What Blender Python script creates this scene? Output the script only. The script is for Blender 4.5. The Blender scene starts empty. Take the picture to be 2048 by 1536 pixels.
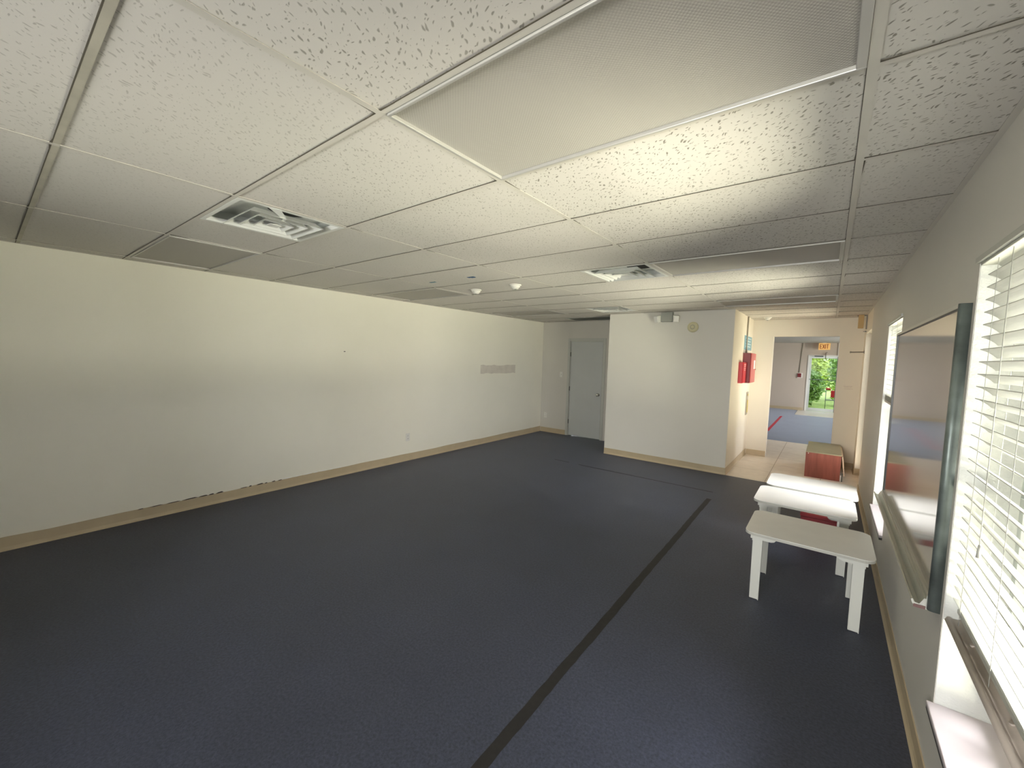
import bpy, bmesh, math, random
from mathutils import Vector, Matrix
random.seed(7)
sc = bpy.context.scene
col = sc.collection

# ------------------------------------------------------------ camera, world, lights, exposure
cam_data = bpy.data.cameras.new('camera')
cam = bpy.data.objects.new('camera', cam_data); col.objects.link(cam)
CR = Vector((0.78675649, 0.61658541, 0.02892513))
CU = Vector((-0.06581121, 0.03719685, 0.99713855))
CF = Vector((-0.61374515, 0.78640882, -0.06984309))
CR = Vector((CR.x, CR.y, CR.z)).normalized(); CF.normalize(); CU = CR.cross(CF)
m = Matrix.Identity(4)
for i in range(3):
    m[i][0] = CR[i]; m[i][1] = CU[i]; m[i][2] = -CF[i]
m[2][3] = 1.6402
cam.matrix_world = m
cam_data.sensor_width = 36.0
cam_data.lens = 823.27 * 36.0 / 2048.0
cam_data.shift_x = 9.5446 / 2048
cam_data.shift_y = 2.1635 / 2048
cam_data.clip_start = 0.02
sc.camera = cam

sc.view_settings.view_transform = 'Standard'
sc.view_settings.look = 'None'
sc.view_settings.gamma = 1.0
sc.view_settings.use_curve_mapping = False
sc.view_settings.exposure = 1.5
try:
    sc.cycles.use_denoising = True
    sc.cycles.max_bounces = 10
    sc.cycles.diffuse_bounces = 8
    sc.cycles.sample_clamp_indirect = 6.0
    sc.cycles.caustics_reflective = False
    sc.cycles.caustics_refractive = False
except Exception:
    pass

w = bpy.data.worlds.new('sky'); sc.world = w; w.use_nodes = True
wn = w.node_tree.nodes; wl = w.node_tree.links
bg = wn['Background']
tc = wn.new('ShaderNodeTexCoord'); sep = wn.new('ShaderNodeSeparateXYZ'); rmp = wn.new('ShaderNodeValToRGB')
mp = wn.new('ShaderNodeMapRange'); mp.inputs[1].default_value = -1; mp.inputs[2].default_value = 1
wl.new(tc.outputs['Generated'], sep.inputs[0]); wl.new(sep.outputs['Z'], mp.inputs[0]); wl.new(mp.outputs[0], rmp.inputs[0])
e = rmp.color_ramp.elements
e[0].position = 0.0; e[0].color = (0.20, 0.27, 0.09, 1)
e[1].position = 1.0; e[1].color = (0.62, 0.78, 1.0, 1)
a_ = e.new(0.485); a_.color = (0.26, 0.34, 0.13, 1)
b_ = e.new(0.515); b_.color = (1.0, 1.0, 1.0, 1)
wl.new(rmp.outputs[0], bg.inputs[0]); bg.inputs[1].default_value = 1.6

def area(name, loc, to, sx, sy, power, color):
    d = bpy.data.lights.new(name, 'AREA'); d.shape = 'RECTANGLE'; d.size = sx; d.size_y = sy
    d.energy = power; d.color = color
    o = bpy.data.objects.new(name, d); col.objects.link(o); o.location = loc
    v = Vector(to) - Vector(loc)
    o.rotation_euler = v.to_track_quat('-Z', 'Z').to_euler()
    return o
SKYC = (1.0, 0.985, 0.96); GRASS = (1.0, 0.96, 0.76)
# daylight arriving at each window and glazed door (sky light and light off the lawn), plus added rear fill
area('sky_light_outside', (5.6, 2.6, 5.2), (0.4, 2.6, 1.0), 15.0, 7.0, 3300, SKYC)
area('lawn_light_outside', (3.7, 2.6, -0.4), (3.7, 2.6, 3.0), 5.6, 15.0, 5500, GRASS)
area('added_rear_fill', (-0.7, -3.1, 1.5), (-0.9, 0.0, 1.45), 1.8, 1.3, 85, SKYC)  # added fill behind the camera, outside a made-up rear window
area('added_rear_fill_low', (-0.6, -3.6, 0.2), (-0.8, -2.0, 1.2), 2.4, 1.2, 50, (1.0, 0.97, 0.86))  # added low fill aimed up through the made-up rear window
area('daylight_hall_window_a', (3.9, 11.9, 1.5), (3.0, 11.9, 1.2), 1.6, 1.6, 80, SKYC)
area('daylight_hall_window_b', (3.9, 15.4, 1.5), (3.0, 15.4, 1.2), 1.6, 1.6, 80, SKYC)

# ------------------------------------------------------------ materials
def srgb(r, g, b):
    f = lambda c: (c/255/12.92) if c/255 <= 0.04045 else ((c/255+0.055)/1.055)**2.4
    return (f(r), f(g), f(b), 1)
def mat(name, c, rough=0.6, metal=0.0, spec=0.5, var=0.0, vscale=3.0, bump=0.0, bscale=60.0, emit=None, trans=0.0, coat=0.0, stretch=(1, 1, 1)):
    m = bpy.data.materials.new(name); m.use_nodes = True
    nt = m.node_tree; N = nt.nodes; L = nt.links; b = N['Principled BSDF']
    c = tuple(c) if len(c) == 4 else tuple(c)+(1,)
    b.inputs['Base Color'].default_value = c
    b.inputs['Roughness'].default_value = rough; b.inputs['Metallic'].default_value = metal
    b.inputs['Specular IOR Level'].default_value = spec
    b.inputs['Transmission Weight'].default_value = trans; b.inputs['Coat Weight'].default_value = coat
    t = N.new('ShaderNodeTexCoord'); mpn = N.new('ShaderNodeMapping'); mpn.inputs['Scale'].default_value = stretch
    L.new(t.outputs['Object'], mpn.inputs[0])
    if var > 0:
        n = N.new('ShaderNodeTexNoise'); n.inputs['Scale'].default_value = vscale; n.inputs['Detail'].default_value = 5
        L.new(mpn.outputs[0], n.inputs['Vector'])
        mr = N.new('ShaderNodeMapRange'); mr.inputs[1].default_value = 0.3; mr.inputs[2].default_value = 0.7
        mr.inputs[3].default_value = 1-var; mr.inputs[4].default_value = 1+var
        L.new(n.outputs['Fac'], mr.inputs[0])
        mx = N.new('ShaderNodeMix'); mx.data_type = 'RGBA'; mx.blend_type = 'MULTIPLY'; mx.inputs[0].default_value = 1
        mx.inputs[6].default_value = c; L.new(mr.outputs[0], mx.inputs[7]); L.new(mx.outputs[2], b.inputs['Base Color'])
    if bump > 0:
        n2 = N.new('ShaderNodeTexNoise'); n2.inputs['Scale'].default_value = bscale; n2.inputs['Detail'].default_value = 4
        L.new(mpn.outputs[0], n2.inputs['Vector'])
        bp = N.new('ShaderNodeBump'); bp.inputs['Strength'].default_value = bump; bp.inputs['Distance'].default_value = 0.004
        L.new(n2.outputs['Fac'], bp.inputs['Height']); L.new(bp.outputs[0], b.inputs['Normal'])
    if emit:
        b.inputs['Emission Color'].default_value = tuple(emit[0])+(1,) if len(emit[0]) == 3 else emit[0]
        b.inputs['Emission Strength'].default_value = emit[1]
    return m

M = {}
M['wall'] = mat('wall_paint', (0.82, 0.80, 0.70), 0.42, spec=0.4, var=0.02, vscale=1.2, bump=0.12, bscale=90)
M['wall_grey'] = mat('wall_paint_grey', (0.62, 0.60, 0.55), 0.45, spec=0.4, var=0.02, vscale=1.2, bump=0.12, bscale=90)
M['wall_closet'] = mat('wall_paint_closet', (0.72, 0.70, 0.635), 0.45, spec=0.4, var=0.02, vscale=1.2, bump=0.1, bscale=90)
M['wall_cream'] = mat('wall_paint_cream', (0.77, 0.72, 0.62), 0.5, spec=0.35, var=0.02, vscale=1.2, bump=0.1, bscale=90)
M['wall_hall'] = mat('wall_paint_taupe', (0.56, 0.49, 0.42), 0.5, spec=0.35, var=0.02, vscale=1.2, bump=0.1, bscale=90)
M['patch'] = mat('old_paint', (0.62, 0.58, 0.51), 0.6, var=0.06, vscale=9)
M['smudge'] = mat('paint_smudge', (0.62, 0.55, 0.48), 0.6, var=0.1, vscale=30)
M['reveal'] = mat('reveal_plaster', (0.56, 0.57, 0.54), 0.7, var=0.02, bump=0.5, bscale=120)
M['sill'] = mat('sill_laminate', (0.56, 0.51, 0.53), 0.4, var=0.02, vscale=4)
M['sill_edge'] = mat('sill_edge', (0.05, 0.05, 0.045), 0.5)
M['base'] = mat('vinyl_baseboard', (0.50, 0.41, 0.27), 0.45, var=0.05, vscale=6)
M['tee_dirty'] = mat('ceiling_tee_dusty', (0.44, 0.415, 0.34), 0.6, var=0.12, vscale=7)
M['gap'] = mat('gap_shadow', (0.09, 0.08, 0.06), 0.9)  # dark strips drawn in for the shadow in gaps beside the tees
M['tee'] = mat('ceiling_tee', (0.59, 0.565, 0.51), 0.5, var=0.04, vscale=5)
M['plenum'] = mat('plenum_dark', (0.05, 0.05, 0.045), 0.9)
M['frame_metal'] = mat('light_frame_metal', (0.50, 0.49, 0.46), 0.35, metal=0.2)
M['white_metal'] = mat('white_metal', (0.78, 0.78, 0.74), 0.35, spec=0.5)
M['vent'] = mat('vent_metal', (0.72, 0.73, 0.70), 0.4, var=0.03)
M['vent_in'] = mat('vent_inner', (0.60, 0.62, 0.60), 0.5, var=0.1, vscale=14)
M['tray_cap'] = mat('tray_end_plastic', (0.16, 0.085, 0.08), 0.5)
M['black'] = mat('black_hole', (0.008, 0.008, 0.008), 0.8)
M['tape_w'] = mat('peeling_tape', (0.7, 0.71, 0.68), 0.5)
M['plastic'] = mat('white_plastic', (0.74, 0.73, 0.68), 0.4)
M['plastic_cream'] = mat('cream_plastic', (0.66, 0.62, 0.40), 0.4)
M['plastic_grey'] = mat('grey_plastic', (0.34, 0.35, 0.31), 0.5)
M['clear'] = mat('lamp_lens', (0.82, 0.82, 0.78), 0.15, spec=0.8)
M['door'] = mat('door_paint', (0.52, 0.54, 0.53), 0.4, var=0.02)
M['casing'] = mat('casing_paint', (0.52, 0.53, 0.49), 0.4)
M['chrome'] = mat('satin_metal', (0.62, 0.60, 0.55), 0.25, metal=1.0)
M['hinge'] = mat('dark_hinge', (0.10, 0.10, 0.09), 0.4, metal=0.8)
M['alum'] = mat('aluminium', (0.52, 0.55, 0.53), 0.32, metal=0.7, var=0.05)
M['alum_dark'] = mat('dark_window_frame', (0.12, 0.13, 0.14), 0.4, metal=0.5)
M['board_side'] = mat('board_side_metal', (0.16, 0.19, 0.18), 0.42, metal=0.5, var=0.35, vscale=9, bump=0.3, bscale=25)
M['tray'] = mat('tray_metal', (0.58, 0.60, 0.56), 0.3, metal=0.85, var=0.06)
M['board_top'] = mat('board_top_frame', (0.62, 0.61, 0.56), 0.4, metal=0.3)
M['gloss'] = mat('whiteboard_enamel', (0.28, 0.26, 0.24), 0.11, spec=0.9, coat=1.0, var=0.01)
M['gloss'].node_tree.nodes['Principled BSDF'].inputs['Coat Roughness'].default_value = 0.09
M['black_trim'] = mat('board_gasket', (0.03, 0.035, 0.035), 0.4)
M['slat'] = mat('blind_slat', (0.48, 0.48, 0.43), 0.45)
M['cord'] = mat('blind_cord', (0.36, 0.36, 0.33), 0.7)
M['rail'] = mat('weathered_rail', (0.48, 0.42, 0.37), 0.45, var=0.12, vscale=7, stretch=(1, 1, 1))
M['table'] = mat('table_laminate', (0.79, 0.78, 0.76), 0.33, var=0.03, vscale=5)
M['table_paint'] = mat('table_paint', (0.68, 0.69, 0.64), 0.4, var=0.02)
M['table_edge'] = mat('table_edge', (0.50, 0.50, 0.45), 0.45)
M['foot'] = mat('rubber_foot', (0.03, 0.03, 0.035), 0.6)
M['wood_red'] = mat('cherry_veneer', (0.30, 0.085, 0.06), 0.42, var=0.28, vscale=3.0, stretch=(7, 7, 0.7))
M['cab_top'] = mat('cabinet_top', (0.33, 0.30, 0.20), 0.35, var=0.1, vscale=4)
M['cab_edge'] = mat('cabinet_edge', (0.62, 0.45, 0.33), 0.5)
M['dark_in'] = mat('cabinet_inside', (0.06, 0.015, 0.012), 0.6)
M['red'] = mat('red_enamel', (0.62, 0.015, 0.03), 0.35, var=0.03)
M['darkred'] = mat('dark_red_enamel', (0.20, 0.012, 0.016), 0.35, var=0.04)
M['pinkred'] = mat('red_door_enamel', (0.45, 0.06, 0.055), 0.35)
M['paper'] = mat('white_label', (0.8, 0.78, 0.74), 0.5)
M['letters'] = mat('pale_letters', (0.85, 0.5, 0.5), 0.5)
M['poster'] = mat('blue_poster', (0.17, 0.34, 0.42), 0.5, var=0.15, vscale=25)
M['poster2'] = mat('poster_bars', (0.55, 0.66, 0.68), 0.5)
M['conduit'] = mat('conduit_paint', (0.34, 0.31, 0.25), 0.5)
M['brass'] = mat('brass_yellow', (0.55, 0.44, 0.10), 0.35, metal=0.4)
M['bluetape'] = mat('blue_tape', (0.01, 0.09, 0.22), 0.6)
M['bluetape2'] = mat('faded_blue_tape', (0.04, 0.17, 0.24), 0.6)
M['tan'] = mat('tan_wood', (0.55, 0.38, 0.17), 0.6, var=0.08)
M['rod'] = mat('dull_metal_rod', (0.22, 0.20, 0.17), 0.5, metal=0.4)
M['exit'] = mat('exit_face', (0.80, 0.48, 0.16), 0.5, emit=((0.9, 0.5, 0.15), 0.12))
M['exit_l'] = mat('exit_letters', (0.30, 0.04, 0.015), 0.5)
M['redtape'] = mat('red_floor_tape', (0.55, 0.03, 0.06), 0.6)
M['darktape'] = mat('tape_residue', (0.010, 0.009, 0.009), 0.6, var=0.3, vscale=30)
M['darktape2'] = mat('thin_tape_residue', (0.014, 0.008, 0.010), 0.6)
M['mat'] = mat('pale_floor_tile', (0.75, 0.70, 0.62), 0.35)
M['bark'] = mat('bark', (0.10, 0.07, 0.04), 0.9)
M['chip_d'] = mat('chipped_gap', (0.03, 0.028, 0.025), 0.9)
M['chip_w'] = mat('bare_plaster', (0.85, 0.85, 0.82), 0.8)

def glass(name, tint=(1, 1, 1, 1), coated=1.0):
    m = bpy.data.materials.new(name); m.use_nodes = True
    N = m.node_tree.nodes; L = m.node_tree.links; N.clear()
    o = N.new('ShaderNodeOutputMaterial'); mx = N.new('ShaderNodeMixShader'); t = N.new('ShaderNodeBsdfTransparent')
    g = N.new('ShaderNodeBsdfGlossy'); g.inputs['Roughness'].default_value = 0.01
    f = N.new('ShaderNodeFresnel'); f.inputs[0].default_value = 1.45
    t.inputs[0].default_value = tint
    k = N.new('ShaderNodeMath'); k.operation = 'MULTIPLY'; k.inputs[1].default_value = coated; L.new(f.outputs[0], k.inputs[0])
    L.new(k.outputs[0], mx.inputs[0]); L.new(t.outputs[0], mx.inputs[1]); L.new(g.outputs[0], mx.inputs[2]); L.new(mx.outputs[0], o.inputs[0])
    return m
M['glass'] = glass('window_glass')
M['glass_dark'] = glass('side_door_glass', (0.54, 0.53, 0.515, 1))
M['glass_tint'] = glass('door_glass', (0.80, 0.83, 0.80, 1), 0.08)

def carpet(name, c, c2, sheen=0.25):
    m = mat(name, c, 0.5, spec=0.5)
    N = m.node_tree.nodes; L = m.node_tree.links; b = N['Principled BSDF']
    t = N.new('ShaderNodeTexCoord')
    n1 = N.new('ShaderNodeTexNoise'); n1.inputs['Scale'].default_value = 75; n1.inputs['Detail'].default_value = 6; n1.inputs['Roughness'].default_value = 0.75
    n2 = N.new('ShaderNodeTexNoise'); n2.inputs['Scale'].default_value = 2.2; n2.inputs['Detail'].default_value = 3
    L.new(t.outputs['Object'], n1.inputs[0]); L.new(t.outputs['Object'], n2.inputs[0])
    r = N.new('ShaderNodeValToRGB'); r.color_ramp.elements[0].position = 0.38; r.color_ramp.elements[1].position = 0.66
    r.color_ramp.elements[0].color = tuple(x*0.62 for x in c)+(1,); r.color_ramp.elements[1].color = tuple(c2)+(1,)
    L.new(n1.outputs['Fac'], r.inputs[0])
    mr = N.new('ShaderNodeMapRange'); mr.inputs[1].default_value = .3; mr.inputs[2].default_value = .7; mr.inputs[3].default_value = .9; mr.inputs[4].default_value = 1.1
    L.new(n2.outputs['Fac'], mr.inputs[0])
    mx = N.new('ShaderNodeMix'); mx.data_type = 'RGBA'; mx.blend_type = 'MULTIPLY'; mx.inputs[0].default_value = 1
    L.new(r.outputs[0], mx.inputs[6]); L.new(mr.outputs[0], mx.inputs[7]); L.new(mx.outputs[2], b.inputs['Base Color'])
    bp = N.new('ShaderNodeBump'); bp.inputs['Strength'].default_value = 0.6; bp.inputs['Distance'].default_value = 0.004
    L.new(n1.outputs['Fac'], bp.inputs['Height']); L.new(bp.outputs[0], b.inputs['Normal'])
    b.inputs['Sheen Weight'].default_value = sheen; b.inputs['Sheen Roughness'].default_value = 0.4
    b.inputs['Sheen Tint'].default_value = (0.75, 0.82, 1, 1)
    return m
M['carpet'] = carpet('blue_grey_carpet', (0.027, 0.033, 0.055), (0.050, 0.059, 0.096), 0.1)
M['carpet2'] = carpet('hall_carpet', (0.075, 0.10, 0.15), (0.105, 0.14, 0.21), 0.3)

def tile_floor():
    m = mat('beige_floor_tile', (0.72, 0.56, 0.42), 0.32)
    N = m.node_tree.nodes; L = m.node_tree.links; b = N['Principled BSDF']
    t = N.new('ShaderNodeTexCoord'); br = N.new('ShaderNodeTexBrick')
    br.offset = 0; br.inputs['Scale'].default_value = 1.0; br.inputs['Brick Width'].default_value = 0.61; br.inputs['Row Height'].default_value = 0.61
    br.inputs['Mortar Size'].default_value = 0.004; br.inputs['Color1'].default_value = (0.88, 0.80, 0.71, 1); br.inputs['Color2'].default_value = (0.85, 0.77, 0.68, 1)
    br.inputs['Mortar'].default_value = (0.42, 0.32, 0.24, 1)
    n = N.new('ShaderNodeTexNoise'); n.inputs['Scale'].default_value = 9; n.inputs['Detail'].default_value = 4
    L.new(t.outputs['Object'], br.inputs[0]); L.new(t.outputs['Object'], n.inputs[0])
    mr = N.new('ShaderNodeMapRange'); mr.inputs[3].default_value = .85; mr.inputs[4].default_value = 1.12; L.new(n.outputs['Fac'], mr.inputs[0])
    mx = N.new('ShaderNodeMix'); mx.data_type = 'RGBA'; mx.blend_type = 'MULTIPLY'; mx.inputs[0].default_value = 1
    L.new(br.outputs[0], mx.inputs[6]); L.new(mr.outputs[0], mx.inputs[7]); L.new(mx.outputs[2], b.inputs['Base Color'])
    return m
M['floor_tile'] = tile_floor()

def ceiling_tile(name='fissured_ceiling_tile', amount=0.85):
    m = mat(name, (0.7, 0.69, 0.6), 0.85, spec=0.2)
    N = m.node_tree.nodes; L = m.node_tree.links; b = N['Principled BSDF']
    t = N.new('ShaderNodeTexCoord')
    wob = N.new('ShaderNodeTexNoise'); wob.inputs['Scale'].default_value = 14; L.new(t.outputs['Object'], wob.inputs[0])
    fac = None
    for ang, sc_, thr, seed in ((0.95, (25, 66, 30), 0.135, 0), (0.30, (30, 70, 30), 0.11, 5.3)):
        wm = N.new('ShaderNodeMix'); wm.data_type = 'VECTOR'; wm.inputs[0].default_value = 0.05
        L.new(t.outputs['Object'], wm.inputs[4]); L.new(wob.outputs['Color'], wm.inputs[5])
        rot = N.new('ShaderNodeMapping'); rot.inputs['Rotation'].default_value = (0, 0, ang); rot.inputs['Location'].default_value = (seed, seed, 0)
        L.new(wm.outputs[1], rot.inputs[0])
        mpn = N.new('ShaderNodeMapping'); mpn.inputs['Scale'].default_value = sc_
        L.new(rot.outputs[0], mpn.inputs[0])
        v = N.new('ShaderNodeTexVoronoi'); v.voronoi_dimensions = '2D'; v.inputs['Scale'].default_value = 1.0
        L.new(mpn.outputs[0], v.inputs['Vector'])
        sepc = N.new('ShaderNodeSeparateColor'); L.new(v.outputs['Color'], sepc.inputs[0])
        mm = N.new('ShaderNodeMath'); mm.operation = 'MULTIPLY'; mm.inputs[1].default_value = thr*1.7; L.new(sepc.outputs[0], mm.inputs[0])
        ss = N.new('ShaderNodeMath'); ss.operation = 'SUBTRACT'; L.new(mm.outputs[0], ss.inputs[0]); L.new(v.outputs['Distance'], ss.inputs[1])
        mr = N.new('ShaderNodeMapRange'); mr.inputs[1].default_value = -0.02; mr.inputs[2].default_value = 0.07; L.new(ss.outputs[0], mr.inputs[0])
        if fac is None: fac = mr
        else:
            mxx = N.new('ShaderNodeMath'); mxx.operation = 'MAXIMUM'; L.new(fac.outputs[0], mxx.inputs[0]); L.new(mr.outputs[0], mxx.inputs[1]); fac = mxx
    dn = N.new('ShaderNodeTexNoise'); dn.inputs['Scale'].default_value = 1.1; L.new(t.outputs['Object'], dn.inputs[0])
    dr = N.new('ShaderNodeMapRange'); dr.inputs[1].default_value = .35; dr.inputs[2].default_value = .6; dr.inputs[3].default_value = .55*amount; dr.inputs[4].default_value = amount; L.new(dn.outputs['Fac'], dr.inputs[0])
    dm = N.new('ShaderNodeMath'); dm.operation = 'MULTIPLY'; L.new(fac.outputs[0], dm.inputs[0]); L.new(dr.outputs[0], dm.inputs[1]); fac = dm
    big = N.new('ShaderNodeTexNoise'); big.inputs['Scale'].default_value = 0.9; L.new(t.outputs['Object'], big.inputs[0])
    rr = N.new('ShaderNodeValToRGB'); rr.color_ramp.elements[0].position = .35; rr.color_ramp.elements[1].position = .65
    rr.color_ramp.elements[0].color = (0.625, 0.605, 0.56, 1); rr.color_ramp.elements[1].color = (0.655, 0.625, 0.585, 1)
    L.new(big.outputs['Fac'], rr.inputs[0])
    mx = N.new('ShaderNodeMix'); mx.data_type = 'RGBA'
    L.new(fac.outputs[0], mx.inputs[0]); L.new(rr.outputs[0], mx.inputs[6]); mx.inputs[7].default_value = (0.23, 0.215, 0.18, 1)
    L.new(mx.outputs[2], b.inputs['Base Color'])
    iv = N.new('ShaderNodeMath'); iv.operation = 'SUBTRACT'; iv.inputs[0].default_value = 1; L.new(fac.outputs[0], iv.inputs[1])
    bp = N.new('ShaderNodeBump'); bp.inputs['Strength'].default_value = 0.25; bp.inputs['Distance'].default_value = 0.002
    L.new(iv.outputs[0], bp.inputs['Height']); L.new(bp.outputs[0], b.inputs['Normal'])
    return m
M['ctile'] = ceiling_tile(amount=0.95)
M['ctile_mid'] = ceiling_tile('mid_fissured_ceiling_tile', 0.55)  # fissures drawn weaker for the middle column
M['ctile_plain'] = ceiling_tile('faint_fissured_ceiling_tile', 0.28)

def lens_mat():
    m = mat('prismatic_lens', (0.46, 0.44, 0.40), 0.6, spec=0.3)
    N = m.node_tree.nodes; L = m.node_tree.links; b = N['Principled BSDF']
    t = N.new('ShaderNodeTexCoord'); mpn = N.new('ShaderNodeMapping'); mpn.inputs['Rotation'].default_value = (0, 0, 0.785); mpn.inputs['Scale'].default_value = (130, 130, 130)
    v = N.new('ShaderNodeTexVoronoi'); v.voronoi_dimensions = '2D'; v.inputs['Scale'].default_value = 1; v.inputs['Randomness'].default_value = 0
    L.new(t.outputs['Object'], mpn.inputs[0]); L.new(mpn.outputs[0], v.inputs['Vector'])
    bp = N.new('ShaderNodeBump'); bp.inputs['Strength'].default_value = 0.35; bp.inputs['Distance'].default_value = 0.003
    L.new(v.outputs['Distance'], bp.inputs['Height']); L.new(bp.outputs[0], b.inputs['Normal'])
    mr = N.new('ShaderNodeMapRange'); mr.inputs[1].default_value = 0; mr.inputs[2].default_value = 0.6; mr.inputs[3].default_value = 1.06; mr.inputs[4].default_value = 0.9
    L.new(v.outputs['Distance'], mr.inputs[0])
    mx = N.new('ShaderNodeMix'); mx.data_type = 'RGBA'; mx.blend_type = 'MULTIPLY'; mx.inputs[0].default_value = 1
    mx.inputs[6].default_value = (0.46, 0.44, 0.40, 1); L.new(mr.outputs[0], mx.inputs[7]); L.new(mx.outputs[2], b.inputs['Base Color'])
    return m
M['lens'] = lens_mat()

def leaf_mat(name, c):
    m = mat(name, c, 0.5)
    b = m.node_tree.nodes['Principled BSDF']
    return m
M['leaf_y'] = mat('sunlit_leaves', (0.44, 0.56, 0.10), 0.5, var=0.4, vscale=6)
M['leaf_g'] = mat('green_leaves', (0.24, 0.38, 0.11), 0.5, var=0.4, vscale=6)
M['leaf_d'] = mat('dark_leaves', (0.05, 0.12, 0.07), 0.5, var=0.3, vscale=6)
M['lawn'] = mat('lawn_grass', (0.38, 0.46, 0.12), 0.9, var=0.3, vscale=8, bump=0.5, bscale=80)

# ------------------------------------------------------------ mesh helpers
class MB:
    def __init__(s): s.bm = bmesh.new(); s.mats = []
    def mi(s, m):
        if m not in s.mats: s.mats.append(m)
        return s.mats.index(m)
    def poly(s, vs, m='wall', smooth=False):
        v = [s.bm.verts.new(p) for p in vs]
        f = s.bm.faces.new(v); f.material_index = s.mi(m); f.smooth = smooth; return f
    def box(s, x0, x1, y0, y1, z0, z1, m='wall', bev=0.0, M4=None):
        x0, x1 = min(x0, x1), max(x0, x1); y0, y1 = min(y0, y1), max(y0, y1); z0, z1 = min(z0, z1), max(z0, z1)
        P = [(x0, y0, z0), (x1, y0, z0), (x1, y1, z0), (x0, y1, z0), (x0, y0, z1), (x1, y0, z1), (x1, y1, z1), (x0, y1, z1)]
        if M4: P = [M4 @ Vector(p) for p in P]
        v = [s.bm.verts.new(p) for p in P]; fs = []
        for q in ((0, 3, 2, 1), (4, 5, 6, 7), (0, 1, 5, 4), (1, 2, 6, 5), (2, 3, 7, 6), (3, 0, 4, 7)):
            f = s.bm.faces.new([v[i] for i in q]); f.material_index = s.mi(m); fs.append(f)
        if bev > 0:
            es = {e for f in fs for e in f.edges}
            bmesh.ops.bevel(s.bm, geom=list(es), offset=bev, segments=2, affect='EDGES', profile=0.5)
    def prism(s, outline, axis, a, b, m='wall', smooth=False):
        # outline: 2D points; extruded along axis ('x','y','z') from a to b
        def P(u, v, t):
            return {'x': (t, u, v), 'y': (u, t, v), 'z': (u, v, t)}[axis]
        A = [s.bm.verts.new(P(u, v, a)) for u, v in outline]; B = [s.bm.verts.new(P(u, v, b)) for u, v in outline]
        n = len(outline); k = s.mi(m); fs = []
        fs.append(s.bm.faces.new(A[::-1])); fs.append(s.bm.faces.new(B))
        for i in range(n):
            f = s.bm.faces.new((A[i], A[(i+1) % n], B[(i+1) % n], B[i])); f.smooth = smooth; fs.append(f)
        for f in fs: f.material_index = k
    def tube(s, p0, p1, r, m='wall', n=12, r2=None, caps=True):
        p0 = Vector(p0); p1 = Vector(p1); d = (p1-p0).normalized(); r2 = r if r2 is None else r2
        a = d.orthogonal().normalized(); b = d.cross(a)
        A = []; B = []
        for i in range(n):
            t = 2*math.pi*i/n; o = a*math.cos(t)+b*math.sin(t)
            A.append(s.bm.verts.new(p0+o*r)); B.append(s.bm.verts.new(p1+o*r2))
        k = s.mi(m)
        for i in range(n):
            f = s.bm.faces.new((A[i], A[(i+1) % n], B[(i+1) % n], B[i])); f.smooth = True; f.material_index = k
        if caps:
            f = s.bm.faces.new(A[::-1]); f.material_index = k; f = s.bm.faces.new(B); f.material_index = k
    def lathe(s, prof, c, axis='z', m='wall', n=28, flip=1):
        # prof: (r, h) pairs along axis from centre c
        k = s.mi(m); rings = []
        for r, h in prof:
            ring = []
            for i in range(n):
                t = 2*math.pi*i/n; u, v = r*math.cos(t), r*math.sin(t)
                P = {'z': (u, v, h*flip), 'y': (u, h*flip, v), 'x': (h*flip, u, v)}[axis]
                ring.append(s.bm.verts.new(Vector(c)+Vector(P)))
            rings.append(ring)
        for a, b in zip(rings, rings[1:]):
            for i in range(n):
                f = s.bm.faces.new((a[i], a[(i+1) % n], b[(i+1) % n], b[i])); f.smooth = True; f.material_index = k
        for ring in (rings[0], rings[-1]):
            f = s.bm.faces.new(ring); f.material_index = k
    def build(s, name, parent=None, **kw):
        bmesh.ops.recalc_face_normals(s.bm, faces=s.bm.faces)
        me = bpy.data.meshes.new(name); s.bm.to_mesh(me); s.bm.free()
        for x in s.mats: me.materials.append(M[x])
        o = bpy.data.objects.new(name, me); col.objects.link(o)
        if parent:
            o.parent = parent; o.matrix_parent_inverse = parent.matrix_world.inverted()
        for k, v in kw.items(): o[k] = v
        return o
def struct(mb, name, parent=None):
    o = mb.build(name, parent)
    if parent is None: o['kind'] = 'structure'
    return o
def thing(name, label, cat, loc, group=None):
    o = bpy.data.objects.new(name, None); col.objects.link(o); o.location = loc
    o.matrix_world = Matrix.Translation(loc); o.empty_display_size = 0.1
    o['label'] = label; o['category'] = cat
    if group: o['group'] = group
    return o
def tag(o, label, cat, group=None):
    o['label'] = label; o['category'] = cat
    if group: o['group'] = group
    return o
def cutwall(mb, axis, t0, t1, a0, a1, z0, z1, holes, m):
    # axis 'x': wall plane normal x, thickness t0..t1, runs a0..a1 in y
    As = sorted({a0, a1, *[h[0] for h in holes], *[h[1] for h in holes]}); Zs = sorted({z0, z1, *[h[2] for h in holes], *[h[3] for h in holes]})
    for i in range(len(As)-1):
        for j in range(len(Zs)-1):
            ca = (As[i]+As[i+1])/2; cz = (Zs[j]+Zs[j+1])/2
            if any(h[0] < ca < h[1] and h[2] < cz < h[3] for h in holes): continue
            if axis == 'x': mb.box(t0, t1, As[i], As[i+1], Zs[j], Zs[j+1], m)
            else: mb.box(As[i], As[i+1], t0, t1, Zs[j], Zs[j+1], m)

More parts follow.
